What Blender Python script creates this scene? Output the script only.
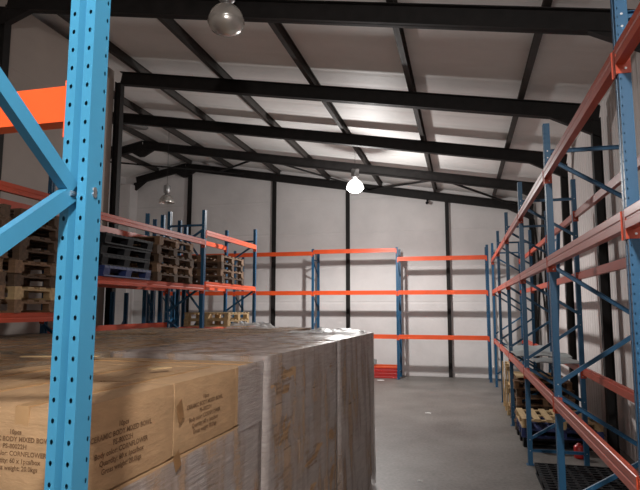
import bpy, math, random
from mathutils import Vector, Matrix, noise
random.seed(7)
PI = math.pi
SC = bpy.context.scene
COL = SC.collection
for o in list(bpy.data.objects):
    bpy.data.objects.remove(o, do_unlink=True)

# ------------------------------------------------------------------ camera
F_PX, PITCH, YAW, ROLL = 554.03, 0.1134, 0.2506, 0.0019
cam_d = bpy.data.cameras.new('camera')
cam_d.sensor_fit = 'HORIZONTAL'
cam_d.sensor_width = 36.0
cam_d.lens = F_PX / 640 * 36.0
cam_d.clip_start = 0.05
cam_d.clip_end = 200
cam = bpy.data.objects.new('camera', cam_d)
COL.objects.link(cam)
fw = Vector((-math.sin(YAW) * math.cos(PITCH), math.cos(YAW) * math.cos(PITCH), math.sin(PITCH)))
rt = Vector((math.cos(YAW), math.sin(YAW), 0))
up = rt.cross(fw)
r2 = rt * math.cos(ROLL) + up * math.sin(ROLL)
u2 = up * math.cos(ROLL) - rt * math.sin(ROLL)
m = Matrix((r2, u2, -fw)).transposed().to_4x4()
m.translation = Vector((0, 0, 2.2))
cam.matrix_world = m
SC.camera = cam

# ------------------------------------------------------------------ world and exposure
w = bpy.data.worlds.new('night')
SC.world = w
w.use_nodes = True
w.node_tree.nodes['Background'].inputs[0].default_value = (0.02, 0.025, 0.04, 1)
w.node_tree.nodes['Background'].inputs[1].default_value = 0.3
SC.view_settings.view_transform = 'Standard'
SC.view_settings.look = 'None'
SC.view_settings.gamma = 1
SC.view_settings.use_curve_mapping = False
SC.view_settings.exposure = 0.0

LIT_W = 330.0      # power of the lit high bay lamp near the back wall
LIT_SPOT_W = 720.0   # its downward share, from the reflector
REAR_W = 520.0     # power of the unseen lamp added behind the photographer


# ------------------------------------------------------------------ materials
def new_mat(name):
    mt = bpy.data.materials.new(name)
    mt.use_nodes = True
    nt = mt.node_tree
    return mt, nt, nt.nodes['Principled BSDF']


def paint(name, col, rough=0.5, metal=0.0, var=0.12, vscale=6.0, bump=0.0, bscale=40.0, rvar=0.1, stretch=None, coat=0.0, spec=0.5):
    mt, nt, b = new_mat(name)
    N, L = nt.nodes, nt.links
    tc = N.new('ShaderNodeTexCoord')
    mp = N.new('ShaderNodeMapping')
    L.new(tc.outputs['Object'], mp.inputs[0])
    if stretch:
        mp.inputs['Scale'].default_value = stretch
    nz = N.new('ShaderNodeTexNoise')
    nz.inputs['Scale'].default_value = vscale
    nz.inputs['Detail'].default_value = 6
    L.new(mp.outputs[0], nz.inputs[0])
    cr = N.new('ShaderNodeValToRGB')
    cr.color_ramp.elements[0].position = 0.3
    cr.color_ramp.elements[1].position = 0.72
    cr.color_ramp.elements[0].color = tuple(c * (1 - var) for c in col) + (1,)
    cr.color_ramp.elements[1].color = tuple(min(1, c * (1 + var)) for c in col) + (1,)
    L.new(nz.outputs[0], cr.inputs[0])
    L.new(cr.outputs[0], b.inputs['Base Color'])
    mr = N.new('ShaderNodeMapRange')
    mr.inputs[3].default_value = max(0.02, rough - rvar)
    mr.inputs[4].default_value = min(1, rough + rvar)
    L.new(nz.outputs[0], mr.inputs[0])
    L.new(mr.outputs[0], b.inputs['Roughness'])
    b.inputs['Metallic'].default_value = metal
    b.inputs['Coat Weight'].default_value = coat
    b.inputs['Specular IOR Level'].default_value = spec
    if bump:
        n2 = N.new('ShaderNodeTexNoise')
        n2.inputs['Scale'].default_value = bscale
        n2.inputs['Detail'].default_value = 4
        L.new(mp.outputs[0], n2.inputs[0])
        bp = N.new('ShaderNodeBump')
        bp.inputs['Strength'].default_value = bump
        bp.inputs['Distance'].default_value = 0.02
        L.new(n2.outputs[0], bp.inputs['Height'])
        L.new(bp.outputs[0], b.inputs['Normal'])
    return mt


M = {}
M['blue'] = paint('blue_paint', (0.013, 0.095, 0.20), 0.42, var=0.15, vscale=3, stretch=(1, 1, 0.3))
M['lit_blue'] = paint('lit_blue_paint', (0.048, 0.235, 0.39), 0.38, var=0.10, vscale=3, stretch=(1, 1, 0.3))  # lighter copy of the blue, lamp light on the near post painted in
M['orange'] = paint('orange_paint', (0.78, 0.095, 0.022), 0.36, var=0.10, vscale=2.5, rvar=0.03)
M['orange_dull'] = paint('darker_orange_paint', (0.50, 0.070, 0.030), 0.34, var=0.10, vscale=2.5, rvar=0.02, spec=0.4)  # darker orange for the right rack and the nearer left bays
M['black'] = paint('black_steel', (0.016, 0.014, 0.0135), 0.6, var=0.3, spec=0.22)
M['purlin'] = paint('dark_grey_steel', (0.050, 0.044, 0.040), 0.6, var=0.25, spec=0.3)
M['zinc'] = paint('zinc', (0.55, 0.56, 0.58), 0.35, metal=0.9, var=0.1)
M['card'] = paint('brown_cardboard', (0.42, 0.26, 0.135), 0.75, var=0.10, vscale=9, stretch=(1, 1, 3), bump=0.15, bscale=25)
M['tape'] = paint('packing_tape', (0.44, 0.265, 0.13), 0.35, var=0.1)
M['tape_brown'] = paint('brown_tape', (0.26, 0.14, 0.06), 0.35, var=0.2)
M['ink'] = paint('brown_ink', (0.185, 0.10, 0.047), 0.8, var=0.3, vscale=60)
M['wood'] = paint('pallet_wood', (0.21, 0.12, 0.065), 0.8, var=0.35, vscale=5, stretch=(1, 5, 5), bump=0.2)
M['pale_wood'] = paint('pale_pine', (0.50, 0.35, 0.18), 0.75, var=0.2, vscale=5, stretch=(1, 5, 5), bump=0.2)
M['dark_wood'] = paint('dark_pallet_wood', (0.10, 0.06, 0.036), 0.85, var=0.35, vscale=5, stretch=(1, 5, 5), bump=0.2)  # dark pallet wood; shade on the left rack stacks is put into it
M['black_plastic'] = paint('black_plastic', (0.010, 0.010, 0.012), 0.65, var=0.2, spec=0.2)
M['blue_plastic'] = paint('blue_plastic', (0.02, 0.035, 0.13), 0.55, var=0.2)
M['red'] = paint('red_paint', (0.45, 0.02, 0.018), 0.4, var=0.15)
M['white_plastic'] = paint('white_plastic', (0.75, 0.75, 0.74), 0.4, var=0.05)
M['grey_sheet'] = paint('grey_sheet', (0.26, 0.28, 0.28), 0.55, var=0.2, bump=0.4, bscale=8)
M['paper'] = paint('paper', (0.8, 0.8, 0.78), 0.7, var=0.05)
M['lamp_metal'] = paint('lamp_aluminium', (0.42, 0.42, 0.42), 0.38, metal=0.8, var=0.15)
M['cable'] = paint('cable', (0.03, 0.03, 0.03), 0.6)


def wall_mat(name, col, horizontal=True, pitch=1.0, bump=0.25, groove=0.04, var=0.08, ribs=0.0):
    mt, nt, b = new_mat(name)
    N, L = nt.nodes, nt.links
    tc = N.new('ShaderNodeTexCoord')
    nz = N.new('ShaderNodeTexNoise')
    nz.inputs['Scale'].default_value = 0.9
    nz.inputs['Detail'].default_value = 7
    nz.inputs['Roughness'].default_value = 0.6
    L.new(tc.outputs['Object'], nz.inputs[0])
    cr = N.new('ShaderNodeValToRGB')
    cr.color_ramp.elements[0].position = 0.3
    cr.color_ramp.elements[1].position = 0.7
    cr.color_ramp.elements[0].color = tuple(c * (1 - var) for c in col) + (1,)
    cr.color_ramp.elements[1].color = tuple(min(1, c * (1 + var)) for c in col) + (1,)
    L.new(nz.outputs[0], cr.inputs[0])
    L.new(cr.outputs[0], b.inputs['Base Color'])
    b.inputs['Roughness'].default_value = 0.6
    sp = N.new('ShaderNodeSeparateXYZ')
    L.new(tc.outputs['Object'], sp.inputs[0])
    ax = sp.outputs['Z'] if horizontal else sp.outputs['Y']
    mu = N.new('ShaderNodeMath'); mu.operation = 'MULTIPLY'; mu.inputs[1].default_value = 1 / pitch
    L.new(ax, mu.inputs[0])
    fr = N.new('ShaderNodeMath'); fr.operation = 'FRACT'
    L.new(mu.outputs[0], fr.inputs[0])
    pp = N.new('ShaderNodeMath'); pp.operation = 'PINGPONG'; pp.inputs[1].default_value = 0.5
    L.new(fr.outputs[0], pp.inputs[0])
    st = N.new('ShaderNodeMapRange')
    st.inputs[1].default_value = 0.0
    st.inputs[2].default_value = groove
    L.new(pp.outputs[0], st.inputs[0])
    n2 = N.new('ShaderNodeTexNoise'); n2.inputs['Scale'].default_value = 5
    L.new(tc.outputs['Object'], n2.inputs[0])
    ad = N.new('ShaderNodeMath'); ad.operation = 'ADD'
    L.new(st.outputs[0], ad.inputs[0]); L.new(n2.outputs[0], ad.inputs[1])
    bp = N.new('ShaderNodeBump')
    bp.inputs['Strength'].default_value = bump
    bp.inputs['Distance'].default_value = 0.03
    L.new(ad.outputs[0], bp.inputs['Height'])
    L.new(bp.outputs[0], b.inputs['Normal'])
    return mt


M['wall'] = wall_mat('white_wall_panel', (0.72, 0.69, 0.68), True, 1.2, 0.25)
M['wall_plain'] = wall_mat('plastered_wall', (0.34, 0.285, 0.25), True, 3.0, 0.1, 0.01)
M['wall_rib'] = wall_mat('ribbed_wall_sheet', (0.68, 0.63, 0.61), False, 0.19, 0.55, 0.25)
M['roof'] = wall_mat('roof_insulation', (0.85, 0.83, 0.81), False, 0.62, 0.2, 0.18, var=0.06)


def floor_mat():
    mt, nt, b = new_mat('concrete_floor')
    N, L = nt.nodes, nt.links
    tc = N.new('ShaderNodeTexCoord')
    a = N.new('ShaderNodeTexNoise'); a.inputs['Scale'].default_value = 0.8; a.inputs['Detail'].default_value = 9; a.inputs['Roughness'].default_value = 0.65
    c = N.new('ShaderNodeTexNoise'); c.inputs['Scale'].default_value = 22; c.inputs['Detail'].default_value = 6
    L.new(tc.outputs['Object'], a.inputs[0]); L.new(tc.outputs['Object'], c.inputs[0])
    mx = N.new('ShaderNodeMix'); mx.inputs[0].default_value = 0.35
    L.new(a.outputs[0], mx.inputs[2]); L.new(c.outputs[0], mx.inputs[3])
    cr = N.new('ShaderNodeValToRGB')
    cr.color_ramp.elements[0].position = 0.36; cr.color_ramp.elements[0].color = (0.095, 0.085, 0.076, 1)
    cr.color_ramp.elements[1].position = 0.62; cr.color_ramp.elements[1].color = (0.215, 0.20, 0.183, 1)
    L.new(mx.outputs[0], cr.inputs[0]); L.new(cr.outputs[0], b.inputs['Base Color'])
    mr = N.new('ShaderNodeMapRange'); mr.inputs[3].default_value = 0.38; mr.inputs[4].default_value = 0.62
    L.new(a.outputs[0], mr.inputs[0]); L.new(mr.outputs[0], b.inputs['Roughness'])
    bp = N.new('ShaderNodeBump'); bp.inputs['Strength'].default_value = 0.12; bp.inputs['Distance'].default_value = 0.01
    L.new(c.outputs[0], bp.inputs['Height']); L.new(bp.outputs[0], b.inputs['Normal'])
    return mt


M['floor'] = floor_mat()


def film_mat(name, lo, hi, col=(0.40, 0.36, 0.34)):
    mt, nt, b = new_mat(name)
    N, L = nt.nodes, nt.links
    tc = N.new('ShaderNodeTexCoord')
    mp = N.new('ShaderNodeMapping'); mp.inputs['Rotation'].default_value = (0.35, 0.35, 0.0); mp.inputs['Scale'].default_value = (0.8, 0.8, 12)
    L.new(tc.outputs['Object'], mp.inputs[0])
    a = N.new('ShaderNodeTexNoise'); a.inputs['Scale'].default_value = 6.0; a.inputs['Detail'].default_value = 9; a.inputs['Roughness'].default_value = 0.65; a.inputs['Distortion'].default_value = 0.4
    L.new(mp.outputs[0], a.inputs[0])
    mr = N.new('ShaderNodeMapRange'); mr.inputs[1].default_value = 0.35; mr.inputs[2].default_value = 0.65; mr.inputs[3].default_value = lo; mr.inputs[4].default_value = hi
    L.new(a.outputs[0], mr.inputs[0])
    tr = N.new('ShaderNodeBsdfTransparent')
    ms = N.new('ShaderNodeMixShader')
    m2 = N.new('ShaderNodeMapping'); m2.inputs['Scale'].default_value = (3.2, 3.2, 0.7)
    L.new(tc.outputs['Object'], m2.inputs[0])
    c2 = N.new('ShaderNodeTexNoise'); c2.inputs['Scale'].default_value = 1.6; c2.inputs['Detail'].default_value = 3
    L.new(m2.outputs[0], c2.inputs[0])
    r2_ = N.new('ShaderNodeMapRange'); r2_.inputs[1].default_value = 0.38; r2_.inputs[2].default_value = 0.56; r2_.inputs[3].default_value = 0.35; r2_.inputs[4].default_value = 1.0
    L.new(c2.outputs[0], r2_.inputs[0])
    mul = N.new('ShaderNodeMath'); mul.operation = 'MULTIPLY'
    L.new(mr.outputs[0], mul.inputs[0]); L.new(r2_.outputs[0], mul.inputs[1])
    L.new(mul.outputs[0], ms.inputs[0]); L.new(tr.outputs[0], ms.inputs[1]); L.new(b.outputs[0], ms.inputs[2])
    L.new(ms.outputs[0], N['Material Output'].inputs['Surface'])
    b.inputs['Base Color'].default_value = col + (1,)
    b.inputs['Roughness'].default_value = 0.28
    bp = N.new('ShaderNodeBump'); bp.inputs['Strength'].default_value = 0.5; bp.inputs['Distance'].default_value = 0.03
    L.new(a.outputs[0], bp.inputs['Height']); L.new(bp.outputs[0], b.inputs['Normal'])
    return mt


M['film'] = film_mat('stretch_film', 0.6, 0.92, (0.43, 0.375, 0.355))
M['film_top'] = film_mat('dim_grey_film', 0.25, 0.6, (0.28, 0.245, 0.20))  # film added over carton tops, their dim grey tone painted in
M['clear_film'] = film_mat('crumpled_clear_film', 0.5, 0.9, (0.8, 0.8, 0.8))


def emit(name, col, s):
    mt, nt, b = new_mat(name)
    b.inputs['Emission Color'].default_value = col + (1,)
    b.inputs['Emission Strength'].default_value = s
    b.inputs['Base Color'].default_value = (0.8, 0.8, 0.8, 1)
    return mt


M['glow'] = emit('lit_lamp_bulb', (1.0, 0.97, 0.93), 14.0)
M['glow_hood'] = emit('lit_prismatic_hood', (1.0, 0.97, 0.93), 2.6)


def prism_glass():
    mt, nt, b = new_mat('prismatic_hood')
    N, L = nt.nodes, nt.links
    b.inputs['Base Color'].default_value = (0.62, 0.60, 0.56, 1)
    b.inputs['Metallic'].default_value = 0.65
    b.inputs['Roughness'].default_value = 0.22
    tc = N.new('ShaderNodeTexCoord')
    wv = N.new('ShaderNodeTexWave'); wv.wave_type = 'RINGS'; wv.rings_direction = 'Z'; wv.inputs['Scale'].default_value = 4
    L.new(tc.outputs['Object'], wv.inputs[0])
    bp = N.new('ShaderNodeBump'); bp.inputs['Strength'].default_value = 0.1; bp.inputs['Distance'].default_value = 0.01
    L.new(wv.outputs[1], bp.inputs['Height']); L.new(bp.outputs[0], b.inputs['Normal'])
    return mt


M['prism'] = prism_glass()


# ------------------------------------------------------------------ mesh builder
class MB:
    def __init__(s):
        s.v, s.f, s.m, s.cur = [], [], [], 0

    def use(s, i):
        s.cur = i
        return s

    def add(s, vs, fs):
        n = len(s.v)
        fs = list(fs)
        s.m += [s.cur] * len(fs)
        s.v += [tuple(p) for p in vs]
        s.f += [tuple(i + n for i in q) for q in fs]
        return s

    def box(s, x0, x1, y0, y1, z0, z1, rot=None):
        vs = [Vector(p) for p in ((x0, y0, z0), (x1, y0, z0), (x1, y1, z0), (x0, y1, z0), (x0, y0, z1), (x1, y0, z1), (x1, y1, z1), (x0, y1, z1))]
        if rot is not None:
            vs = [rot @ p for p in vs]
        return s.add(vs, [(0, 3, 2, 1), (4, 5, 6, 7), (0, 1, 5, 4), (1, 2, 6, 5), (2, 3, 7, 6), (3, 0, 4, 7)])

    def bar(s, a, b, w, h, upv=(0, 0, 1)):
        a, b = Vector(a), Vector(b)
        d = (b - a).normalized()
        u = Vector(upv)
        sd = d.cross(u)
        if sd.length < 1e-4:
            sd = d.cross(Vector((1, 0, 0)))
        sd.normalize()
        u = sd.cross(d).normalized()
        vs = []
        for p in (a, b):
            for q, r in ((-1, -1), (1, -1), (1, 1), (-1, 1)):
                vs.append(p + sd * q * w / 2 + u * r * h / 2)
        return s.add(vs, [(0, 1, 2, 3), (7, 6, 5, 4), (0, 4, 5, 1), (1, 5, 6, 2), (2, 6, 7, 3), (3, 7, 4, 0)])

    def chan(s, a, b, w, h, t=0.003, upv=(0, 0, 1)):
        """C-section brace: web plus two lips"""
        a, b = Vector(a), Vector(b)
        d = (b - a).normalized()
        sd = d.cross(Vector(upv)).normalized()
        u = sd.cross(d).normalized()
        s.bar(a, b, t, h, upv)
        for k in (-1, 1):
            o = u * k * (h / 2 - t / 2) + sd * (w / 2)
            s.bar(a + o, b + o, w, t, upv)
        return s

    def prism(s, prof, axis, a, b, closed=True):
        """extrude a 2D profile; axis 'x': profile (y,z); 'y': (x,z); 'z': (x,y)"""
        def P(p, t):
            return {'x': (t, p[0], p[1]), 'y': (p[0], t, p[1]), 'z': (p[0], p[1], t)}[axis]
        n = len(prof)
        vs = [P(p, a) for p in prof] + [P(p, b) for p in prof]
        fs = [(i, (i + 1) % n, n + (i + 1) % n, n + i) for i in range(n if closed else n - 1)]
        if closed:
            fs += [tuple(range(n))[::-1], tuple(range(n, 2 * n))]
        return s.add(vs, fs)

    def tube(s, pts, r, n=8):
        pts = [Vector(p) for p in pts]
        rings = []
        for i, p in enumerate(pts):
            d = (pts[min(i + 1, len(pts) - 1)] - pts[max(i - 1, 0)]).normalized()
            a = d.orthogonal().normalized()
            c = d.cross(a)
            rings.append([p + (a * math.cos(2 * PI * k / n) + c * math.sin(2 * PI * k / n)) * r for k in range(n)])
        vs = [q for rg in rings for q in rg]
        fs = []
        for i in range(len(pts) - 1):
            for k in range(n):
                fs.append((i * n + k, i * n + (k + 1) % n, (i + 1) * n + (k + 1) % n, (i + 1) * n + k))
        fs += [tuple(range(n))[::-1], tuple((len(pts) - 1) * n + k for k in range(n))]
        return s.add(vs, fs)

    def lathe(s, prof, n=28, c=(0, 0, 0)):
        vs, fs = [], []
        for r, z in prof:
            for k in range(n):
                vs.append((c[0] + r * math.cos(2 * PI * k / n), c[1] + r * math.sin(2 * PI * k / n), c[2] + z))
        for i in range(len(prof) - 1):
            for k in range(n):
                fs.append((i * n + k, i * n + (k + 1) % n, (i + 1) * n + (k + 1) % n, (i + 1) * n + k))
        return s.add(vs, fs)

    def build(s, name, mat, parent=None, smooth=False):
        me = bpy.data.meshes.new(name)
        me.from_pydata(s.v, [], s.f)
        me.update()
        for q in (mat if isinstance(mat, (list, tuple)) else [mat]):
            me.materials.append(q)
        if any(s.m):
            me.polygons.foreach_set('material_index', s.m)
        me.validate()
        if smooth:
            me.polygons.foreach_set('use_smooth', [True] * len(me.polygons))
        o = bpy.data.objects.new(name, me)
        COL.objects.link(o)
        if parent:
            o.parent = parent
        return o


def tag(o, label=None, cat=None, group=None, kind=None):
    if cat and not kind:
        kind = 'thing'
    for k, v in (('label', label), ('category', cat), ('group', group), ('kind', kind)):
        if v:
            o[k] = v
    return o


def empty(name, loc=(0, 0, 0), rz=0):
    o = bpy.data.objects.new(name, None)
    COL.objects.link(o)
    o.location = loc
    o.rotation_euler = (0, 0, rz)
    return o


KIDS = {}


def kids(o):
    return list(o.children)


def copy_tree(o, loc=None, rz=None, parent=None):
    c = o.copy()
    COL.objects.link(c)
    c.parent = parent
    if parent is not None:
        c.matrix_parent_inverse = o.matrix_parent_inverse.copy()
    for ch in o.children:
        copy_tree(ch, parent=c)
    if loc is not None:
        c.location = loc
    if rz is not None:
        c.rotation_euler = (0, 0, rz)
    return c


def struct(o):
    o['kind'] = 'structure'
    return o


# ------------------------------------------------------------------ building shell
XR, XL, XN, YF, YB = 2.36, -12.65, -6.86, -6.0, 18.72
RIDGE = -10.0
ZR0, SL = 5.634, 0.1716          # underside of rafters at x = 0, roof slope
RAF_H = 0.27
PUR_H = 0.16


def z_raf(x):
    return ZR0 - SL * x if x >= RIDGE else ZR0 - SL * RIDGE - 0.2 * (RIDGE - x)


def z_roof(x):
    return z_raf(x) + RAF_H + PUR_H


YR = [18.63 - 2.9866 * k for k in range(8)]     # rafter lines, back to front

struct(MB().box(XL - 0.3, XR + 0.3, YF - 0.3, YB + 0.3, -0.2, 0).build('floor', M['floor']))


def gable(y0, y1, name, mat):
    xs = [XL - 0.2, RIDGE, XR + 0.2]
    prof = [(xs[0], 0), (xs[2], 0), (xs[2], z_roof(xs[2]) + 0.02), (RIDGE, z_roof(RIDGE) + 0.02), (xs[0], z_roof(xs[0]) + 0.02)]
    return struct(MB().prism(prof, 'y', y0, y1).build(name, mat))


gable(YB, YB + 0.2, 'wall_back', M['wall'])
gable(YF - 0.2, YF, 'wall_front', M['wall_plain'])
struct(MB().box(XR, XR + 0.2, YF, YB, 0, z_roof(XR)).build('wall_right', M['wall_rib']))
struct(MB().box(XL - 0.2, XL, YF, YB, 0, z_roof(XL)).build('wall_left', M['wall']))
mb = MB()
zt_ = lambda x: z_raf(x) + RAF_H - 0.01
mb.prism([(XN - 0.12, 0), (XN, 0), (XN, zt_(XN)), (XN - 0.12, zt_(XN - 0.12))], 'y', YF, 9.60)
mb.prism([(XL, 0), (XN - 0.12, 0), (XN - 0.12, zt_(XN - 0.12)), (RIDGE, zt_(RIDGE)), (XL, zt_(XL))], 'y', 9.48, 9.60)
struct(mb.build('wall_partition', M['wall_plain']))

for nm, xa, xb in (('ceiling', RIDGE, XR + 0.2), ('ceiling_slope', XL - 0.2, RIDGE)):
    za, zb = z_roof(xa), z_roof(xb)
    struct(MB().prism([(xa, za), (xb, zb), (xb, zb + 0.08), (xa, za + 0.08)], 'y', YF - 0.2, YB + 0.2).build(nm, M['roof']))


def beam_i(mb, pa, pb, h, wdt, tf=0.014, tw=0.01):
    """I-section from pa to pb, the points at the underside"""
    pa, pb = Vector(pa), Vector(pb)
    up_ = Vector((0, 0, 1))
    for o, hh, ww in ((tf / 2, tf, wdt), (h - tf / 2, tf, wdt), (h / 2, h, tw)):
        mb.bar(pa + up_ * o, pb + up_ * o, ww, hh)


# portal frames: each frame (rafter + haunches + its own columns) is one thing
frame_words = ['against the back wall', 'next in front of the back wall', 'third from the back wall',
               'whose column ends the partition wall', 'crossing the very top of the picture', 'above the photographer',
               'behind the photographer', 'near the front wall']
for k, y in enumerate(YR):
    if k == 0:
        y -= 0.06
    if y < YF:
        break
    root = empty('roof_girder', (0, y, 0))
    tag(root, 'black steel roof frame ' + frame_words[k], 'roof beam', 'steel roof frames')
    xl = (XL + 0.57 if k == 0 else XL + 0.12) if k <= 2 else XN + 0.12
    mb = MB()
    if xl < RIDGE:
        beam_i(mb, (RIDGE, 0, z_raf(RIDGE)), (XR - 0.095, 0, z_raf(XR - 0.095)), RAF_H, 0.13)
        beam_i(mb, (xl, 0, z_raf(xl)), (RIDGE, 0, z_raf(RIDGE)), RAF_H, 0.13)
        # gusset under the ridge
        mb.prism([(RIDGE - 0.42, z_raf(RIDGE - 0.42)), (RIDGE - 0.10, z_raf(RIDGE) - 0.26), (RIDGE + 0.06, z_raf(RIDGE) - 0.26), (RIDGE + 0.42, z_raf(RIDGE + 0.42)), (RIDGE, z_raf(RIDGE) + 0.05)], 'y', -0.05, 0.05)
    else:
        beam_i(mb, (xl, 0, z_raf(xl)), (XR - 0.095, 0, z_raf(XR - 0.095)), RAF_H, 0.13)
    mb.build('rafter', M['black'], root)
    # haunches
    xc = XR - 0.13
    mb = MB()
    mb.prism([(xc - 0.8, z_raf(xc - 0.8) + 0.02), (xc, z_raf(xc) - 0.26), (xc + 0.035, z_raf(xc) - 0.26), (xc + 0.035, z_raf(xc) + 0.05)], 'y', -0.05, 0.05)
    mb.build('haunch', M['black'], root)
    if k != 3:
        xh = xl
        mb = MB()
        mb.prism([(xh + 0.5, z_raf(xh + 0.5) + 0.02), (xh, z_raf(xh) - 0.24), (xh - 0.08, z_raf(xh) - 0.24), (xh - 0.08, z_raf(xh) + 0.05)], 'y', -0.05, 0.05)
        mb.build('haunch', M['black'], root)
    for xc_, sgn in ((XR - 0.165, 1), (xl - 0.03, -1)):
        if k == 0 and sgn < 0:
            continue
        zt = z_raf(xc_) + 0.05
        mb = MB()
        mb.box(xc_ - 0.07, xc_ - 0.058, -0.065, 0.065, 0, zt)
        mb.box(xc_ + 0.058, xc_ + 0.07, -0.065, 0.065, 0, zt)
        mb.box(xc_ - 0.058, xc_ + 0.058, -0.006, 0.006, 0, zt)
        mb.build('column', M['black'], root)

# gable posts on the back wall
for x, wd in ((-9.84, 'under the ridge'), (-6.48, 'left of the two middle racks'), (-3.78, 'below the lit lamp'), (-0.424, 'behind the right hand rack bay')):
    mb = MB()
    zt = z_raf(x) + 0.02
    mb.box(x - 0.06, x + 0.06, -0.07, -0.058, 0, zt)
    mb.box(x - 0.06, x + 0.06, 0.046, 0.058, 0, zt)
    mb.box(x - 0.005, x + 0.005, -0.058, 0.046, 0, zt)
    o = mb.build('gable_post', M['black'])
    o.location = (0, YB - 0.06, 0)
    tag(o, 'slim black steel post on the back wall ' + wd, 'post', 'black posts on the back wall')

# white corner pier at the far left
o = MB().box(XL + 0.002, XL + 0.55, YB - 0.5, YB - 0.002, 0, z_raf(XL) + 0.05).build('corner_pier', M['wall'])
tag(o, 'white masonry pier in the far corner below the short roof slope', 'pier')

# purlins
pur = [1.05, -0.79, -2.62, -4.45, -6.3, -8.15, -9.85, -11.2]
pw = ['nearest the eaves over the wall rack', 'second from the eaves', 'third from the eaves', 'fourth from the eaves, above the lit lamp',
      'fifth from the eaves', 'sixth from the eaves', 'closest to the ridge', 'on the short far slope']
for x, wd in zip(pur, pw):
    z0 = z_raf(x) + RAF_H
    mb = MB()
    h = PUR_H - 0.005
    mb.box(-0.004, 0.004, YF, YB, 0, h)
    mb.box(-0.045, 0.045, YF, YB, 0, 0.006)
    mb.box(-0.045, 0.045, YF, YB, h - 0.006, h)
    mb.box(0.04, 0.045, YF, YB, 0, 0.02)
    o = mb.build('roof_purlin', M['purlin'])
    o.location = (x, 0, z0)
    o.rotation_euler = (0, math.atan(SL) if x > RIDGE else -math.atan(0.2), 0)
    tag(o, 'long dark grey roof purlin ' + wd, 'purlin', 'roof purlins')

# wind bracing pipes in the last bay and on the right wall
ya, yb_ = YR[1] + 0.05, YR[0] - 0.1
for (x0, y0, x1, y1, r, wd) in (
        (-0.45, ya, 1.95, yb_, 0.035, 'running down to the back corner above the wall rack'),
        (-5.6, ya, -3.0, yb_, 0.03, 'passing left of the lit lamp'),
        (-3.0, yb_, -0.55, ya, 0.035, 'passing right of the lit lamp'),
        (-6.1, ya, -8.6, yb_, 0.035, 'near the black gusset on the back frame'),
        (-11.6, ya + 0.3, -7.6, yb_ - 0.1, 0.03, 'crossing under the ridge at far left')):
    a = (x0, y0, z_raf(x0) + 0.1)
    b = (x1, y1, z_raf(x1) + 0.1)
    o = MB().tube([a, b], r).build('bracing_pipe', M['black'], smooth=True)
    tag(o, 'thin black diagonal roof brace ' + wd, 'brace', 'diagonal roof braces')
for a, b, wd in (((XR - 0.1, YR[1], 0.3), (XR - 0.1, YR[0] - 0.1, 5.0), 'rising towards the back corner'),
                 ((XR - 0.2, YR[1], 5.0), (XR - 0.2, YR[0] - 0.1, 0.3), 'falling towards the back corner')):
    o = MB().tube([a, b], 0.03).build('wall_brace', M['black'], smooth=True)
    tag(o, 'black diagonal wall brace behind the long rack, ' + wd, 'brace', 'diagonal wall braces')


# ------------------------------------------------------------------ pallet racking
PW, PD = 0.076, 0.062         # upright width and depth
FD = 0.80                    # frame depth over both uprights
PITCH_H = 0.05


def hole_strip(mb, org, eu, width, ztop, hr=0.0045, hh=0.0065):
    """vertical strip with one column of real holes; org lower-left corner, eu unit vector across"""
    org, eu = Vector(org), Vector(eu)
    n = int(ztop / PITCH_H)
    c = width / 2
    ang = [math.radians(a) for a in (225, 270, 315, 0, 45, 90, 135, 180)]
    outer = [(0, 0), (c, 0), (width, 0), (width, .5), (width, 1), (c, 1), (0, 1), (0, .5)]
    for k in range(n):
        z0 = k * PITCH_H
        vs = []
        for u, t in outer:
            vs.append(org + eu * u + Vector((0, 0, z0 + t * PITCH_H)))
        for a in ang:
            vs.append(org + eu * (c + hr * math.cos(a)) + Vector((0, 0, z0 + PITCH_H / 2 + hh * math.sin(a))))
        mb.add(vs, [(i, (i + 1) % 8, 8 + (i + 1) % 8, 8 + i) for i in range(8)])
    if n * PITCH_H < ztop - 1e-4:
        mb.add([org + Vector((0, 0, n * PITCH_H)), org + eu * width + Vector((0, 0, n * PITCH_H)), org + eu * width + Vector((0, 0, ztop)), org + Vector((0, 0, ztop))], [(0, 1, 2, 3)])


def upright_mb(h, y0):
    """upright whose outer face is at y0, centred on x = 0"""
    mb = MB()
    sw = 0.027
    for yf, sg in ((y0, 1), (y0 + PD, -1)):
        for x in (-PW / 2, PW / 2 - sw):
            hole_strip(mb, (x, yf, 0), (1, 0, 0), sw, h)
        g = 0.022 * sg
        prof = [(-PW / 2 + sw, yf), (-PW / 2 + sw + 0.004, yf + g), (PW / 2 - sw - 0.004, yf + g), (PW / 2 - sw, yf)]
        mb.prism(prof, 'z', 0, h, closed=False)
    for x in (-PW / 2, PW / 2):
        hole_strip(mb, (x, y0, 0), (0, 1, 0), 0.02, h, hr=0.0035)
        mb.add([(x, y0 + 0.02, 0), (x, y0 + PD, 0), (x, y0 + PD, h), (x, y0 + 0.02, h)], [(0, 1, 2, 3)])
    return mb


FRAME_MESH = {}


def brace_segments(h):
    a, b = PD * 0.5, FD - PD * 0.5
    s = [(a, 3.79, b, 3.79), (a, 3.72, b, 3.25), (a, 2.62, b, 2.12), (b, 1.97, a, 1.47), (a, 1.36, b, 0.9), (b, 0.8, a, 0.35), (a, 0.2, b, 0.2)]
    return [q for q in s if max(q[1], q[3]) < h - 0.05]


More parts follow.
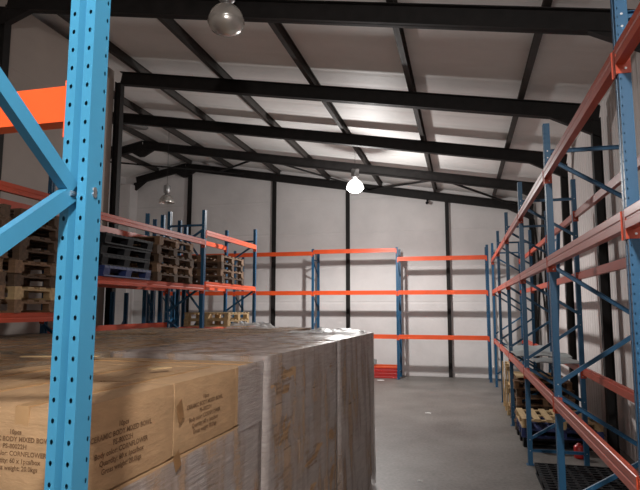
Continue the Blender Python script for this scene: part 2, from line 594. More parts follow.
def make_frame(h, mat, key):
    root = empty('rack_upright')
    u1 = upright_mb(h, 0).build('post', mat, root)
    u2 = upright_mb(h, FD - PD).build('post', mat, root)
    for q in brace_segments(h):
        mb = MB()
        mb.chan((0, q[0], q[1]), (0, q[2], q[3]), 0.025, 0.04)
        mb.use(1)
        for y, z in ((q[0], q[1]), (q[2], q[3])):
            mb.tube([(-PW / 2 - 0.003, y, z), (PW / 2 + 0.003, y, z)], 0.007, 6)
        mb.build('brace', [mat, M['zinc']], root)
    for y in (PD / 2, FD - PD / 2):
        MB().box(-0.055, 0.055, y - 0.055, y + 0.055, 0.0, 0.006).build('foot_plate', mat, root)
    return root


def make_beam(L, mat, h):
    """beam from x=0 to x=L between post centres, front face at y=-0.014"""
    root = empty('rack_beam')
    x0, x1 = PW / 2 + 0.004, L - PW / 2 - 0.004
    y0, y1 = -0.014, 0.036
    z = h / 2
    prof = [(y0, -z), (y0, -0.012), (y0 + 0.004, -0.006), (y0 + 0.004, 0.002), (y0, 0.008), (y0, z - 0.004), (y0 + 0.004, z), (y1 - 0.014, z), (y1 - 0.014, z - 0.028), (y1, z - 0.028), (y1, -z)]
    MB().prism(prof, 'x', x0, x1).build('rail', mat, root)
    for xe, sg in ((x0, -1), (x1, 1)):
        mb = MB()
        xa, xb = (xe - 0.0035, xe) if sg < 0 else (xe, xe + 0.0035)
        mb.box(xa, xb, -0.014, PD, -0.105, 0.048)
        xa, xb = (xe - 0.036, xe) if sg < 0 else (xe, xe + 0.036)
        mb.box(xa, xb, -0.007, -0.001, -0.105, 0.048)
        mb.use(1)
        for zz in (-0.08, -0.03, 0.02):
            mb.tube([(xe - sg * -0.0035, 0.035, zz), (xe - sg * 0.004, 0.035, zz)], 0.007, 6)
        mb.build('end_connector', [mat, M['zinc']], root)
    return root


frames = {}


def frame(h, matname, loc, rz, label, group):
    key = (round(h, 2), matname)
    if key not in frames:
        frames[key] = make_frame(h, M[matname], key)
        f = frames[key]
        f.location = loc
        f.rotation_euler = (0, 0, rz)
    else:
        f = copy_tree(frames[key], loc, rz)
    return tag(f, label, 'rack frame', group)


beams = {}


def beam(L, matname, loc, rz, label, group, h=0.105):
    key = (round(L, 3), matname, h)
    if key not in beams:
        beams[key] = make_beam(L, M[matname], h)
        b = beams[key]
        b.location = loc
        b.rotation_euler = (0, 0, rz)
    else:
        b = copy_tree(beams[key], loc, rz)
    return tag(b, label, 'rack beam', group)


# right rack, row along Y, front faces -X
FX = 0.845
LB = 2.7217
RY = [3.2 + LB * i for i in range(-1, 6)]
RY[-1] = 16.7
ord_r = ['beside the photographer', 'nearest in view', 'second in view', 'third in view', 'fourth in view', 'fifth in view', 'last before the back wall']
for y, wd in zip(RY, ord_r):
    frame(4.08, 'blue', (FX, y, 0), -PI / 2, 'tall dark blue rack frame of the right wall row, ' + wd, 'frames of the right wall rack')
bay_w = ['bay beside the photographer', 'nearest bay', 'second bay', 'third bay', 'fourth bay', 'farthest bay']
for i in range(6):
    L = RY[i + 1] - RY[i]
    for z, lev in ((1.30, 'low'), (2.666, 'middle'), (3.56, 'top')):
        if z > 3 and i == 5:
            pass
        beam(L, 'orange_dull', (FX, RY[i + 1], z), -PI / 2, 'orange %s aisle-side beam of the right wall rack, %s' % (lev, bay_w[i]), 'aisle beams of the right wall rack')
    for z, lev in ((1.33, 'low'), (2.666, 'middle'), (3.56, 'top')):
        beam(L, 'orange_dull', (FX + FD, RY[i], z), PI / 2, 'orange %s wall-side beam of the right wall rack, %s' % (lev, bay_w[i]), 'wall side beams of the right wall rack')

# back rack, row along X, front faces -Y
BX = [-10.33, -7.55, -4.77, -1.99, 0.79 - 0.02]
BY = 17.66
bw = ['leftmost, half hidden by stored frames', 'beside the left rack end', 'left of the middle bay', 'right of the middle bay', 'closest to the right wall rack']
for x, wd in zip(BX, bw):
    frame(4.15, 'blue', (x, BY, 0), 0, 'blue rack frame on the back wall, ' + wd, 'frames of the back wall rack')
bb = ['far left bay', 'second bay from the left', 'middle bay', 'right hand bay']
for i in range(4):
    L = BX[i + 1] - BX[i]
    tops = [4.0, 4.0, 4.05, 3.76][i]
    for z, lev in ((1.31, 'low'), (2.695, 'middle'), (tops, 'top')):
        beam(L, 'orange', (BX[i], BY, z), 0, 'bright orange %s front beam on the back wall rack, %s' % (lev, bb[i]), 'front beams of the back wall rack', 0.135)

# left rack, row along Y, front faces +X
LX = -4.76
LY = [0.0, 3.2, 6.45, 9.70, 12.42]
lw = ['beside the photographer', 'hidden behind the light blue post', 'behind the light blue post', 'between the wood pallet stacks', 'at the far end']
for y, wd in zip(LY[1:], lw[1:]):
    frame(4.08, 'blue', (LX, y, 0), PI / 2, 'dark blue rack frame of the left pallet rack, ' + wd, 'frames of the left rack')
lev_l = {1: [(2.09, 'low'), (3.5, 'top')], 2: [(1.87, 'low'), (2.575, 'middle'), (3.45, 'top')], 3: [(1.76, 'low'), (2.65, 'middle'), (3.645, 'top')]}
lb = {1: 'near bay', 2: 'middle bay', 3: 'far bay'}
for i in (1, 2, 3):
    L = LY[i + 1] - LY[i]
    for z, lev in lev_l[i]:
        if (i, lev) != (2, 'low'):
            beam(L, 'orange' if i == 3 else 'orange_dull', (LX, LY[i], z), PI / 2, 'orange %s aisle-side beam of the left rack, %s' % (lev, lb[i]), 'aisle beams of the left rack')
        beam(L, 'orange' if i == 3 else 'orange_dull', (LX - FD, LY[i + 1], z), -PI / 2, 'orange %s rear beam of the left rack, %s' % (lev, lb[i]), 'rear beams of the left rack')

# spare frames stored upright behind the left rack
for (x, y, h, rz, wd) in ((-6.06, 9.75, 4.08, 0.35, 'leftmost of the bunch'),
                          (-5.86, 9.98, 4.08, 0.03, 'tall one in the middle of the bunch'),
                          (-5.86, 10.95, 4.0, -0.05, 'shorter one nearest the far bay'),
                          (-6.4, 9.2, 2.5, 0.25, 'low one left below the orange beam'),
                          (-7.0, 11.6, 2.6, -0.2, 'low one set furthest back'),
                          (-6.5, 10.6, 2.5, 0.6, 'low one amid the bunch')):
    frame(h, 'blue', (x, y, 0), rz, 'spare blue rack frame behind the left rack, ' + wd, 'spare frames behind the left rack')

# near rack, row along X just left of the photographer
nf = frame(4.6, 'lit_blue', (-0.953, 1.25, 0), PI, 'light blue perforated rack frame close on the left, bracing towards the viewer', 'frames of the near rack')
# the near frame has its own bracing, seen crossing the view
for ch in list(nf.children):
    if ch.name.startswith('brace') or False:
        bpy.data.objects.remove(ch, do_unlink=True)
# local y runs from 0 (far post face) to FD (post nearest the viewer)
segs = [(0.060, 2.502, 0.76, 3.02), (0.060, 2.49, 0.76, 1.99), (0.05, 3.9, 0.75, 3.45), (0.05, 1.4, 0.75, 0.95), (0.05, 0.9, 0.75, 1.35)]
for q in segs:
    mb = MB().chan((0, q[0], q[1]), (0, q[2], q[3]), 0.025, 0.040)
    mb.use(1)
    mb.tube([(-0.041, q[0] - 0.03, q[1]), (0.041, q[0] - 0.03, q[1])], 0.008, 8)
    mb.tube([(0.0, PD - 0.004, 2.487), (0.0, PD + 0.014, 2.487)], 0.008, 8)
    mb.build('brace', [M['lit_blue'], M['zinc']], nf)
beam(2.72, 'orange', (-0.953, 1.25, 2.745), PI, 'vivid orange beam joining the light blue post close on the left', 'beams of the near rack')
frame(4.6, 'lit_blue', (-0.953 - 2.72, 1.25, 0), PI, 'light blue rack frame at the far end of the near rack', 'frames of the near rack')


# ------------------------------------------------------------------ pallets
def wood_pallet(mat, key):
    """1.2 (y) x 1.0 (x) x 0.144, origin at the centre of the underside"""
    root = empty('wood_pallet')
    mb = MB()
    for i in range(7):
        y = -0.6 + 0.05 + i * (1.1 / 6)
        mb.box(-0.5, 0.5, y - 0.05, y + 0.05, 0.122, 0.144)
    mb.build('top_deck', M[mat], root)
    mb = MB()
    for i in (0, 3, 6):
        y = -0.6 + 0.05 + i * (1.1 / 6)
        mb.box(-0.5, 0.5, y - 0.05, y + 0.05, 0.0, 0.022)
    mb.build('bottom_deck', M[mat], root)
    for x in (-0.45, 0, 0.45):
        mb = MB()
        for y in (-0.53, 0, 0.53):
            mb.box(x - 0.045, x + 0.045, y - 0.065, y + 0.065, 0.022, 0.10)
        mb.box(x - 0.045, x + 0.045, -0.6, 0.6, 0.10, 0.122)
        mb.build('stringer', M[mat], root)
    return root


def plastic_pallet(mat, key):
    root = empty('plastic_pallet')
    mb = MB()
    for i in range(12):
        y = -0.6 + 0.02 + i * (1.16 / 11)
        mb.box(-0.5, 0.5, y - 0.018, y + 0.018, 0.118, 0.15)
    for i in range(9):
        x = -0.5 + 0.02 + i * (0.96 / 8)
        mb.box(x - 0.018, x + 0.018, -0.6, 0.6, 0.112, 0.146)
    mb.build('top_deck', M[mat], root)
    for x in (-0.43, 0, 0.43):
        mb = MB()
        mb.box(x - 0.06, x + 0.06, -0.6, 0.6, 0, 0.02)
        mb.build('runner', M[mat], root)
        for y in (-0.53, 0, 0.53):
            mb = MB()
            mb.prism([(x - 0.05, 0.02), (x + 0.05, 0.02), (x + 0.07, 0.112), (x - 0.07, 0.112)], 'y', y - 0.07, y + 0.07)
            mb.build('foot_block', M[mat], root)
    return root


PALS = {}


def pallet(kind, mat, loc, rz, label, group, rot=None):
    key = (kind, mat)
    if key not in PALS:
        PALS[key] = (wood_pallet if kind == 'wood' else plastic_pallet)(mat, key)
        p = PALS[key]
        p.location = loc
        p.rotation_euler = (0, 0, rz)
    else:
        p = copy_tree(PALS[key], loc, rz)
    if rot:
        p.rotation_euler = rot
    return tag(p, label, 'pallet', group)


lvl = ['lowest', 'second up', 'third up', 'fourth up', 'fifth up', 'sixth up', 'seventh up', 'eighth up']


def stack(specs, x, y, z, rz, where, group, jit=0.03):
    n = len(specs)
    for i, (kind, mat, cw) in enumerate(specs):
        h = 0.144 if kind == 'wood' else 0.15
        word = 'topmost' if i == n - 1 else lvl[i]
        pallet(kind, mat, (x + random.uniform(-jit, jit), y + random.uniform(-jit, jit), z), rz + random.uniform(-0.02, 0.02),
               '%s pallet, %s in the stack %s' % (cw, word, where), group)
        z += h + 0.001


W_, P_ = 'wood', 'plastic'
PXL = LX - 0.45
beam_top = 0.0535
stack([(W_, 'wood', 'brown wooden'), (W_, 'pale_wood', 'pale wooden'), (W_, 'dark_wood', 'dark wooden'), (W_, 'wood', 'brown wooden'), (W_, 'dark_wood', 'dark wooden'), (W_, 'dark_wood', 'dark wooden'), (W_, 'dark_wood', 'dark wooden'), (W_, 'dark_wood', 'dark wooden')],
      PXL, 5.66, 2.09 + beam_top, 0, 'seen just left of the light blue post', 'pallets in the near bay')
stack([(W_, 'wood', 'brown wooden'), (W_, 'wood', 'brown wooden'), (W_, 'dark_wood', 'dark wooden'), (W_, 'wood', 'brown wooden'), (W_, 'dark_wood', 'dark wooden'), (W_, 'dark_wood', 'dark wooden'), (W_, 'dark_wood', 'dark wooden'), (W_, 'dark_wood', 'dark wooden')],
      PXL, 4.3, 2.09 + beam_top, 0, 'behind the light blue braces', 'pallets in the near bay')
stack([(P_, 'blue_plastic', 'dark blue plastic'), (P_, 'black_plastic', 'black plastic'), (P_, 'black_plastic', 'black plastic'), (P_, 'black_plastic', 'black plastic')],
      PXL, 7.14, 2.575 + beam_top, 0, 'next to the brown wooden stack', 'plastic pallets in the middle bay')
stack([(W_, 'dark_wood', 'dark wooden'), (W_, 'wood', 'brown wooden'), (W_, 'dark_wood', 'dark wooden'), (W_, 'dark_wood', 'dark wooden'), (W_, 'wood', 'brown wooden')],
      PXL, 8.5, 2.575 + beam_top, 0, 'next to the black plastic stack', 'wooden pallets in the middle bay')
stack([(W_, 'dark_wood', 'dark wooden'), (W_, 'wood', 'brown wooden'), (W_, 'dark_wood', 'dark wooden'), (W_, 'wood', 'brown wooden')],
      PXL, 11.02, 2.65 + beam_top, 0, 'at the left rack end', 'pallets in the far bay')  # dark wood here paints in the shaded end of the stack
stack([(W_, 'pale_wood', 'pale new'), (W_, 'pale_wood', 'pale new')],
      PXL, 11.3, 1.76 + beam_top, 0, 'under the far bay shelf', 'pale pallets low in the far bay')

# right side floor stacks
stack([(P_, 'black_plastic', 'black plastic')], FX + 0.51, 7.6, 0, 0, 'alone on the floor', 'floor pallets')
stack([(P_, 'black_plastic', 'black plastic'), (P_, 'blue_plastic', 'dark blue plastic'), (W_, 'pale_wood', 'pale slatted wooden')], FX + 0.64, 10.17, 0, PI / 2, 'low on the floor between blue uprights', 'floor pallets', jit=0.02)
stack([(W_, 'dark_wood', 'dark wooden'), (W_, 'wood', 'brown wooden'), (W_, 'dark_wood', 'dark wooden'), (W_, 'wood', 'brown wooden'), (W_, 'dark_wood', 'dark wooden'), (W_, 'wood', 'brown wooden')],
      FX + 0.55, 11.62, 0, 0, 'behind the pale slatted pallet on the floor', 'floor pallets')
# pallet standing on edge
o = pallet('wood', 'pale_wood', (FX - 0.0, 13.0, 0.5), 0, 'pale yellow wooden pallet standing on its edge by the aisle', 'floor pallets', rot=(0, PI / 2, 0))
o.rotation_euler = (0, PI / 2, 0)


# ------------------------------------------------------------------ cartons
CL, CW, CH = 0.70, 0.40, 0.34


def carton_mesh(lx, ly, lz, seed):
    rnd = random.Random(seed)
    mb = MB()
    nx, ny, nz = 8, 6, 6
    idx = {}
    vs, fs = [], []

    def V(i, j, k):
        if (i, j, k) not in idx:
            u, v, t = i / nx * 2 - 1, j / ny * 2 - 1, k / nz * 2 - 1
            # rounded edges and a slight bulge
            bx = (1 - v * v) * (1 - t * t) * 0.006
            by = (1 - u * u) * (1 - t * t) * 0.006
            bz = (1 - u * u) * (1 - v * v) * (-0.004 if t > 0 else 0.0)
            x = u * lx / 2 + (bx * u if abs(u) == 1 else 0)
            y = v * ly / 2 + (by * v if abs(v) == 1 else 0)
            z = (t + 1) / 2 * lz + (bz if abs(t) == 1 else 0)
            e = (abs(u) == 1) + (abs(v) == 1) + (abs(t) == 1)
            if e >= 2:
                sh = 0.003 * (e - 1)
                x -= math.copysign(sh, u) if abs(u) == 1 else 0
                y -= math.copysign(sh, v) if abs(v) == 1 else 0
                z -= math.copysign(sh, t) if abs(t) == 1 else 0
            if e:
                n_ = noise.noise(Vector((x * 4 + seed, y * 4, z * 4))) * 0.0035
                x += n_ * (1 if abs(u) < 1 else 0.4); y += n_ * 0.4
                if t == 1:
                    z += n_
            idx[(i, j, k)] = len(vs)
            vs.append((x, y, z))
        return idx[(i, j, k)]
    for i in range(nx):
        for j in range(ny):
            fs.append((V(i, j, nz), V(i + 1, j, nz), V(i + 1, j + 1, nz), V(i, j + 1, nz)))
            fs.append((V(i, j, 0), V(i, j + 1, 0), V(i + 1, j + 1, 0), V(i + 1, j, 0)))
    for i in range(nx):
        for k in range(nz):
            fs.append((V(i, 0, k), V(i + 1, 0, k), V(i + 1, 0, k + 1), V(i, 0, k + 1)))
            fs.append((V(i, ny, k), V(i, ny, k + 1), V(i + 1, ny, k + 1), V(i + 1, ny, k)))
    for j in range(ny):
        for k in range(nz):
            fs.append((V(0, j, k), V(0, j, k + 1), V(0, j + 1, k + 1), V(0, j + 1, k)))
            fs.append((V(nx, j, k), V(nx, j + 1, k), V(nx, j + 1, k + 1), V(nx, j, k + 1)))
    mb.add(vs, fs)
    return mb


LINES = ['10pcs', 'CERAMIC BODY MIXED BOWL', 'PS-80022H', 'Body color: CORNFLOWER', 'Quantity: 60 x 1pcs/box', 'Gross weight: 20.0kgs']


def text_mesh(scale):
    cu = bpy.data.curves.new('print', 'FONT')
    cu.body = '\n'.join(LINES)
    cu.align_x = 'CENTER'
    cu.align_y = 'CENTER'
    cu.size = 0.0335 * scale
    cu.space_line = 1.08
    cu.offset = 0.0006
    cu.resolution_u = 2
    ob = bpy.data.objects.new('print', cu)
    COL.objects.link(ob)
    bpy.context.view_layer.update()
    me = bpy.data.meshes.new_from_object(ob.evaluated_get(bpy.context.evaluated_depsgraph_get()))
    bpy.data.objects.remove(ob, do_unlink=True)
    bpy.data.curves.remove(cu)
    me.materials.clear()
    me.materials.append(M['ink'])
    return me


TXT = text_mesh(0.87)
TXT_S = text_mesh(0.68)


def make_carton(lx, ly, lz, seed, long_text=True):
    """long side along x. Printed on the -y face and the -x face"""
    body = carton_mesh(lx, ly, lz, seed).build('carton', M['card'])
    mb = MB()
    mb.box(-lx / 2 + 0.002, lx / 2 - 0.002, -0.03, 0.03, lz - 0.004, lz + 0.0022)
    mb.box(-lx / 2 - 0.004, -lx / 2 + 0.001, -0.03, 0.03, lz - 0.07, lz + 0.002)
    mb.box(lx / 2 - 0.001, lx / 2 + 0.004, -0.03, 0.03, lz - 0.07, lz + 0.002)
    mb.build('tape_strip', M['tape'], body)
    mb = MB()
    for s in (-1, 1):
        mb.box(s * lx / 2 - (0.0042 if s > 0 else 0.0), s * lx / 2 + (0.0042 if s < 0 else 0.0), -ly / 2 - 0.0025, -ly / 2 + 0.003, 0.05, 0.2) if False else None
    for (me, loc, rot) in ((TXT, (-0.05, -ly / 2 - 0.0075, lz * 0.47), (PI / 2, 0, 0)), (TXT, (0.05, ly / 2 + 0.0075, lz * 0.47), (PI / 2, 0, PI)),
                           (TXT_S, (-lx / 2 - 0.0075, 0.02, lz * 0.56), (PI / 2, 0, -PI / 2)), (TXT_S, (lx / 2 + 0.0075, 0, lz * 0.56), (PI / 2, 0, PI / 2))):
        t = bpy.data.objects.new('printed_text', me)
        COL.objects.link(t)
        t.parent = body
        t.location = loc
        t.rotation_euler = rot
    return body


protos = {}
CARD_N = [0]


def carton(kind, loc, rz, label, group):
    variant = CARD_N[0] % 3
    CARD_N[0] += 1
    key = (kind, variant)
    if key not in protos:
        d = {'long': (CL, CW, CH), 'end': (0.60, CW, CH)}[kind]
        protos[key] = make_carton(d[0], d[1], d[2], variant * 7 + 1)
        c = protos[key]
        c.location = loc
        c.rotation_euler = (0, 0, rz)
    else:
        c = copy_tree(protos[key], loc, rz)
    return tag(c, label, 'carton', group)


def load_film(name, x0, x1, y0, y1, z0, z1, top, seed, mat, org, rz, label, flare=0.0, skirt=True):
    """wrinkled stretch film around one pallet load, in the load's own frame"""
    mb = MB()
    n = 22
    per = []
    e = 0.009
    for i in range(n): per.append((x0 - e + (x1 - x0 + 2 * e) * i / n, y0 - e, 0, -1))
    for i in range(n): per.append((x1 + e, y0 - e + (y1 - y0 + 2 * e) * i / n, 1, 0))
    for i in range(n): per.append((x1 + e - (x1 - x0 + 2 * e) * i / n, y1 + e, 0, 1))
    for i in range(n): per.append((x0 - e, y1 + e - (y1 - y0 + 2 * e) * i / n, -1, 0))
    rows = max(4, int((z1 - z0) / 0.07))
    vs, fs = [], []
    P = len(per)
    for r in range(rows + 1):
        t = r / rows
        for (x, y, nx, ny) in per:
            z = z0 + (z1 - z0) * t
            d = noise.noise(Vector((x * 5 + seed, y * 5, z * 9 + y * 3))) * 0.007 + flare * (1 - t)
            if r == 0:
                z += noise.noise(Vector((x * 6, y * 6, seed))) * 0.04
            vs.append((x + nx * d, y + ny * d, z))
    for r in range(rows):
        for k in range(P):
            fs.append((r * P + k, r * P + (k + 1) % P, (r + 1) * P + (k + 1) % P, (r + 1) * P + k))
    mb.add(vs, fs)
    if top:
        m_ = 20
        vs, fs = [], []
        for i in range(m_ + 1):
            for j in range(m_ + 1):
                u, v = i / m_, j / m_
                x = x0 - e + (x1 - x0 + 2 * e) * u
                y = y0 - e + (y1 - y0 + 2 * e) * v
                z = z1 + abs(noise.noise(Vector((x * 5 + seed, y * 5, 3)))) * 0.018
                if i in (0, m_) or j in (0, m_):
                    z = z1
                vs.append((x, y, z))
        for i in range(m_):
            for j in range(m_):
                a = i * (m_ + 1) + j
                fs.append((a, a + m_ + 1, a + m_ + 2, a + 1))
        mb.add(vs, fs)
    o = mb.build(name, mat, smooth=True)
    o.location = org
    o.rotation_euler = (0, 0, rz)
    return tag(o, label, 'stretch film', 'stretch film around the carton loads')


def carton_load(cx, cy, rz, zbase, lab, side_right, side_front, side_back, group, miss=()):
    """load 1.2 wide (x) by 1.8 long (y): rows of long cartons lying along y, the last row across"""
    layers = 5
    cs, sn = math.cos(rz), math.sin(rz)

    def W(x, y, z):
        return (cx + x * cs - y * sn, cy + x * sn + y * cs, z)
    pos = []
    for r in range(2):
        for c in range(3):
            pos.append(('long', -0.4 + 0.4 * c, -0.9 + 0.35 + 0.7 * r, PI / 2, r, c))
    for c in range(2):
        pos.append(('end', -0.3 + 0.6 * c, 0.7, 0.0, 2, c * 2))
    roww = ['front row', 'middle row', 'back row']
    colw = ['wall side', 'centre', 'aisle side']
    layw = ['bottom layer', 'second layer', 'third layer', 'fourth layer', 'top layer']
    for k in range(layers):
        for (kind, x, y, a, r, c) in pos:
            vis = k == layers - 1 or (side_right and c == 2) or (side_front and r == 0) or (side_back and r == 2)
            if not vis:
                continue
            j = 0.004
            carton(kind, W(x + random.uniform(-j, j), y + random.uniform(-j, j), zbase + k * (CH + 0.0015)), rz + a + random.uniform(-0.006, 0.006),
                   'brown carton, %s, %s %s of the %s' % (layw[k], colw[c], roww[r], lab), group)


PAL_H = 0.146
loads = [
    # cx, cy, rz, lift, label
    (-1.905, 2.60, -0.012, 0.0, 'front aisle load'),
    (-1.835, 4.455, -0.04, 0.025, 'second aisle load'),
    (-1.765, 6.32, -0.035, 0.03, 'last aisle load'),
    (-3.17, 2.62, 0.0, 0.0, 'front centre load'),
    (-3.16, 4.49, 0.0, 0.015, 'second centre load'),
    (-3.13, 6.36, -0.01, 0.01, 'third centre load'),
    (-3.10, 8.24, -0.01, 0.02, 'fourth centre load'),
    (-4.42, 2.15, 0.0, 0.0, 'front rack side load'),
    (-4.42, 4.27, 0.0, 0.01, 'second rack side load'),
    (-4.72, 5.78, PI / 2, 0.0, 'crosswise rack side load'),
    (-4.42, 7.50, 0.0, 0.015, 'last rack side load'),
]
for i, (cx, cy, rz, lift, lab) in enumerate(loads):
    zb = PAL_H + lift
    if i < 3:
        pallet('wood', 'wood', (cx, cy, 0), rz, 'wooden pallet carrying the cartons of the ' + lab, 'pallets under the carton loads').scale = (1.15, 1.45, 1)
    carton_load(cx, cy, rz, zb, lab, i < 3, i == 0, False, 'cartons of the ' + lab)
    zt = zb + 5 * (CH + 0.0015)
    ww = 0.6
    if i == 0:
        load_film('stretch_film', -ww, ww, -0.9, 0.9, 0.05, zb + 4 * (CH + 0.0015) - 0.01, False, 3 + i, M['film'], (cx, cy, 0), rz,
                  'grey stretch film around the lower layers of the front aisle load')
        vs, fs = [], []
        for a in range(9):
            for b_ in range(9):
                y = 0.50 + 0.41 * a / 8
                z = zb + 4 * CH - 0.03 + (CH + 0.045) * b_ / 8
                vs.append((0.615 + noise.noise(Vector((y * 9, z * 9, 2))) * 0.006, y, z))
        for a in range(8):
            for b_ in range(8):
                q = a * 9 + b_
                fs.append((q, q + 9, q + 10, q + 1))
        o = MB().add(vs, fs).build('film_strip', M['film'], smooth=True)
        o.location = (cx, cy, 0); o.rotation_euler = (0, 0, rz)
        tag(o, 'torn piece of grey film on the top corner of the front aisle load', 'stretch film', 'stretch film around the carton loads')
    elif i in (1, 2):
        load_film('stretch_film', -ww, ww, -0.9, 0.9, 0.05, zt + 0.004, True, 11 + i * 5, M['film'], (cx, cy, 0), rz,
                  'wrinkled grey stretch film wrapped around the ' + lab, flare=0.03 if i == 2 else 0.0)
    else:
        load_film('stretch_film', -ww, ww, -0.9, 0.9, zt - 0.3, zt + 0.004, True, 23 + i * 5, M['film_top'], (cx, cy, 0), rz,
                  'added grey film over the top of the ' + lab)

for (y, z, h, wd) in ((2.415, 1.72, 0.10, 'near the top edge'), (2.40, 1.50, 0.09, 'at the bottom edge')):
    o = MB().prism([(-0.022, -h / 2), (0.03, -h / 2 + 0.01), (0.024, h / 2), (-0.03, h / 2 - 0.015)], 'x', 0, 0.0015).build('tape_scrap', M['tape_brown'])
    o.location = (-1.2915, y, z)
    o.rotation_euler = (0.25, 0, -0.012)
    tag(o, 'torn brown tape scrap where two printed cartons meet, ' + wd, 'tape', 'tape scraps on the cartons')

# loose things on top of the loads
def crumple(name, sx, sy, sz, seed, mat, loc, label, cat, n=16):
    vs, fs = [], []
    for i in range(n + 1):
        for j in range(n + 1):
            u, v = i / n, j / n
            edge = math.sin(PI * u) * math.sin(PI * v)
            z = (0.25 + 0.75 * abs(noise.noise(Vector((u * 5 + seed, v * 5, 0)))) * 2) * edge ** 0.5 * sz if edge > 0 else 0
            vs.append(((u - 0.5) * sx + noise.noise(Vector((u * 4, v * 4, seed))) * sx * 0.15, (v - 0.5) * sy + noise.noise(Vector((v * 4, u * 4, seed + 5))) * sy * 0.15, z))
    for i in range(n):
        for j in range(n):
            a = i * (n + 1) + j
            fs.append((a, a + n + 1, a + n + 2, a + 1))
    o = MB().add(vs, fs).build(name, mat, smooth=False)
    o.location = loc
    return tag(o, label, cat)


crumple('crumpled_film', 0.75, 0.5, 0.12, 4, M['clear_film'], (-3.15, 8.1, 1.895), 'crumpled shiny clear film lying on top of the fourth centre load', 'film')
crumple('loose_film', 0.9, 0.7, 0.05, 9, M['clear_film'], (-1.6, 6.75, 1.905), 'loose shiny film gathered on top of the last aisle load', 'film')
for (x, y, z, rz, s, wd) in ((-2.6, 3.2, 1.875, 0.3, (0.5, 0.06), 'on the front centre load'), (-1.6, 2.75, 1.872, 1.1, (0.12, 0.05), 'on the front aisle load'),
                         (-3.3, 7.6, 1.93, 0.1, (0.6, 0.08), 'far back on the cartons')):
    o = MB().box(-s[0] / 2, s[0] / 2, -s[1] / 2, s[1] / 2, 0, 0.006).build('cardboard_offcut', M['pale_wood'])
    o.location = (x, y, z); o.rotation_euler = (0, 0, rz)
    tag(o, 'pale cardboard offcut lying ' + wd, 'cardboard', 'cardboard offcuts')


# ------------------------------------------------------------------ lamps
def high_bay(loc, lit, label, zroof, power=0, closed=False):
    """loc: centre of the rim of the hood"""
    root = empty('high_bay_lamp', loc)
    hood = [(0.225, 0.0), (0.232, 0.012), (0.222, 0.06), (0.195, 0.13), (0.15, 0.19), (0.10, 0.23), (0.075, 0.245), (0.07, 0.24), (0.095, 0.222), (0.145, 0.182), (0.188, 0.125), (0.215, 0.058), (0.222, 0.012), (0.225, 0.0)]
    MB().lathe(hood).build('hood', M['glow_hood'] if lit else M['prism'], root, True)
    MB().lathe([(0.0, 0.245), (0.06, 0.245), (0.062, 0.29), (0.09, 0.30), (0.105, 0.32), (0.105, 0.50), (0.09, 0.53), (0.03, 0.54), (0.0, 0.54)], 24).build('ballast_housing', M['lamp_metal'], root, True)
    MB().lathe([(0.0, 0.02), (0.045, 0.03), (0.06, 0.09), (0.045, 0.15), (0.02, 0.20), (0.02, 0.245)], 16).build('bulb', M['glow'] if lit else M['white_plastic'], root, True)
    mb = MB()
    mb.tube([(0.025 * math.cos(a), 0, 0.565 + 0.025 * math.sin(a)) for a in [2 * PI * k / 10 for k in range(11)]], 0.004, 6)
    mb.tube([(0, 0, 0.59), (0, 0, zroof - loc[2])], 0.005, 6)
    mb.build('hanging_cable', M['cable'], root)
    tag(root, label, 'lamp', 'high bay lamps')
    if closed:
        MB().lathe([(0.222, 0.01), (0.215, -0.03), (0.18, -0.085), (0.11, -0.125), (0.05, -0.14), (0.0, -0.142)], 28).build('glass_bowl', M['prism'], root, True)
    if lit:
        ld = bpy.data.lights.new('lamp_light', 'POINT')
        ld.energy = power
        ld.color = (1.0, 0.975, 0.95)
        ld.shadow_soft_size = 0.10
        MB().lathe([(0.218, 0.004), (0.20, -0.03), (0.15, -0.075), (0.08, -0.10), (0.0, -0.11)], 28).build('lens', M['glow'], root, True)
        sd = bpy.data.lights.new('lamp_spot', 'SPOT')
        sd.energy = LIT_SPOT_W if power == LIT_W else power * 0.6
        sd.color = ld.color
        sd.spot_size = math.radians(165)
        sd.spot_blend = 0.4
        sd.shadow_soft_size = 0.10
        so = bpy.data.objects.new('lamp_spot', sd)
        COL.objects.link(so)
        so.parent = root
        so.location = (0, 0, -0.22)
        lo = bpy.data.objects.new('lamp_light', ld)
        COL.objects.link(lo)
        lo.parent = root
        lo.location = (0, 0, -0.24)
    return root


high_bay((-2.64, 14.0, 5.30), True, 'glowing high bay lamp hanging before the back wall', z_roof(-2.64), LIT_W)
high_bay((-8.45, 14.6, 5.30), False, 'unlit high bay lamp hanging in the far left corner', z_roof(-8.45))
high_bay((-2.76, 6.05, 5.72), False, 'unlit high bay lamp at the top edge, nearest overhead', z_roof(-2.76), closed=True)
high_bay((0.25, -1.1, 4.7), True, 'unseen lamp added behind the photographer to light the near post', z_roof(0.25), REAR_W)  # unseen lamp, added to brighten the near post and cartons

# ridge vent seen left of the third frame
o = MB().lathe([(0.0, 0.0), (0.34, 0.01), (0.38, 0.05), (0.34, 0.07), (0.0, 0.075)], 24).build('ridge_vent', M['lamp_metal'], smooth=True)
o.location = (-9.35, 14.2, z_roof(-9.35) - 0.09)
o.rotation_euler = (0, math.atan(SL), 0)
tag(o, 'shiny round metal vent in the roof beside the ridge', 'vent')

# camera on the back wall
root = empty('security_camera', (-1.05, 18.5, 5.70))
MB().tube([(0, 0.08, 0.02), (0.0, -0.12, -0.03)], 0.05, 12).build('camera_body', M['black_plastic'], root, True)
MB().tube([(0, 0.04, 0.0), (0, 0.07, z_raf(-1.05) + 0.01 - 5.70)], 0.03, 8).build('bracket', M['black_plastic'], root, True)
tag(root, 'small dark security camera under the roof beam at the back', 'camera')

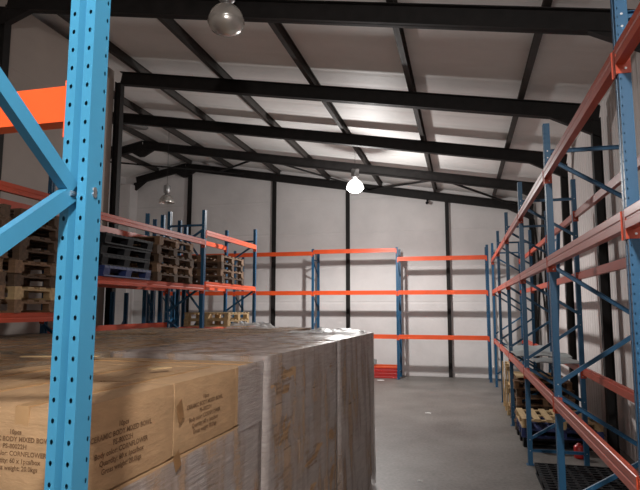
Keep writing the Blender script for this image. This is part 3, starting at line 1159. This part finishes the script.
# ------------------------------------------------------------------ small things at the back and right
for i in range(4):
    beam(2.68, 'orange' if i == 3 else 'red', (-4.70, 17.86, 0.055 + 0.106 * i), 0, ('orange' if i == 3 else 'dark red') + ' spare beam on the floor by the back wall, ' + ['lowest of the pile', 'second up', 'third up', 'topmost'][i], 'spare beams on the floor')
o = MB().box(-3.05, -2.72, 17.80, 17.98, 0.427, 0.57).box(-3.0, -2.77, 17.83, 17.95, 0.57, 0.585).build('grey_block', M['grey_sheet'])
tag(o, 'small grey block lying on the spare orange beams', 'block')


def sheet(name, x0, x1, y0, y1, z, sag, seed, mat, label, cat, th=0.012, n=14):
    vs, fs = [], []
    for s in (0, 1):
        for i in range(n + 1):
            for j in range(n + 1):
                u, v = i / n, j / n
                vs.append((x0 + (x1 - x0) * u, y0 + (y1 - y0) * v, z - s * th + noise.noise(Vector((u * 3 + seed, v * 3, 0))) * sag))
    q = (n + 1) ** 2
    for i in range(n):
        for j in range(n):
            a = i * (n + 1) + j
            fs.append((a, a + n + 1, a + n + 2, a + 1))
            fs.append((q + a, q + a + 1, q + a + n + 2, q + a + n + 1))
    for i in range(n):
        for (a, b) in ((i, i + 1), (n * (n + 1) + i, n * (n + 1) + i + 1), (i * (n + 1), (i + 1) * (n + 1)), (i * (n + 1) + n, (i + 1) * (n + 1) + n)):
            fs.append((a, b, b + q, a + q))
    o = MB().add(vs, fs).build(name, mat)
    return tag(o, label, cat)


sheet('plastic_sheet', FX + 0.02, FX + FD + 0.1, 10.1, 12.9, 1.40, 0.05, 2, M['grey_sheet'], 'grey folded plastic sheet lying over the low beams of the right wall rack', 'sheet')
sheet('grey_board', FX + 0.2, FX + FD + 0.05, 9.0, 9.9, 1.40, 0.03, 5, M['grey_sheet'], 'grey board end resting on the low wall side beam', 'board')
sheet('pale_board', FX + 0.1, FX + 0.9, 11.1, 12.1, 0.93, 0.02, 8, M['pale_wood'], 'pale yellow board on top of the dark pallet stack', 'board')
# hanging white film at the aisle edge
vs, fs = [], []
n = 12
for i in range(n + 1):
    for j in range(n + 1):
        u, v = i / n, j / n
        w_ = 0.26 * (1 - 0.55 * v)
        vs.append((FX - 0.045 + 0.03 * noise.noise(Vector((u * 4, v * 4, 1))), 12.15 + (u - 0.5) * w_ * 2 + 0.25 * v, 1.30 - 0.75 * v))
for i in range(n):
    for j in range(n):
        a = i * (n + 1) + j
        fs.append((a, a + n + 1, a + n + 2, a + 1))
o = MB().add(vs, fs).build('hanging_film', M['clear_film'], smooth=True)
tag(o, 'white plastic film hanging from the low aisle beam over the edge pallet', 'film')
# label holder on the last upright
o = MB().box(-0.012, 0.0, -0.045, 0.045, 0, 0.5).build('document_tube', M['paper'])
o.location = (FX - 0.002, RY[5], 1.55)
tag(o, 'narrow white paper holder on a far upright of the right wall rack', 'sign')
# small items near the wooden pallet
o = MB().lathe([(0, 0), (0.07, 0), (0.075, 0.02), (0.075, 0.16), (0.06, 0.18), (0.03, 0.19), (0.03, 0.21), (0, 0.21)], 16).build('red_can', M['red'], smooth=True)
o.location = (1.62, 9.2, 0.0)
tag(o, 'small red can on the floor beside the slatted pallet', 'can')
o = MB().box(-0.1, 0.1, -0.12, 0.12, 0, 0.1).box(-0.08, 0.08, -0.10, 0.10, 0.1, 0.13).build('yellow_box', M['pale_wood'])
o.location = (1.55, 10.0, 0.452); o.rotation_euler = (0, 0, 0.3)
tag(o, 'small yellowish box on the slatted pallet', 'box')
# a spare frame leaning on the right wall
f = frame(4.0, 'blue', (1.93, 13.35, 0.0), 0.03, 'spare blue frame leaning on the right wall behind the rack', 'frame leaning on the wall')
f.rotation_euler = (0.0, 0.055, 0.03)
# litter
for (x, y, s, wd) in ((-0.768, 12.23, 0.13, 'in the middle of the aisle'), (-0.588, 7.49, 0.07, 'near the bottom edge of the view'), (-2.5, 17.3, 0.22, 'close to the back wall')):
    crumple('paper_scrap', s, s * 0.6, 0.02, x, M['paper'], (x, y, 0.002), 'small white paper scrap on the floor ' + wd, 'litter', n=6)['group'] = 'paper scraps on the floor'
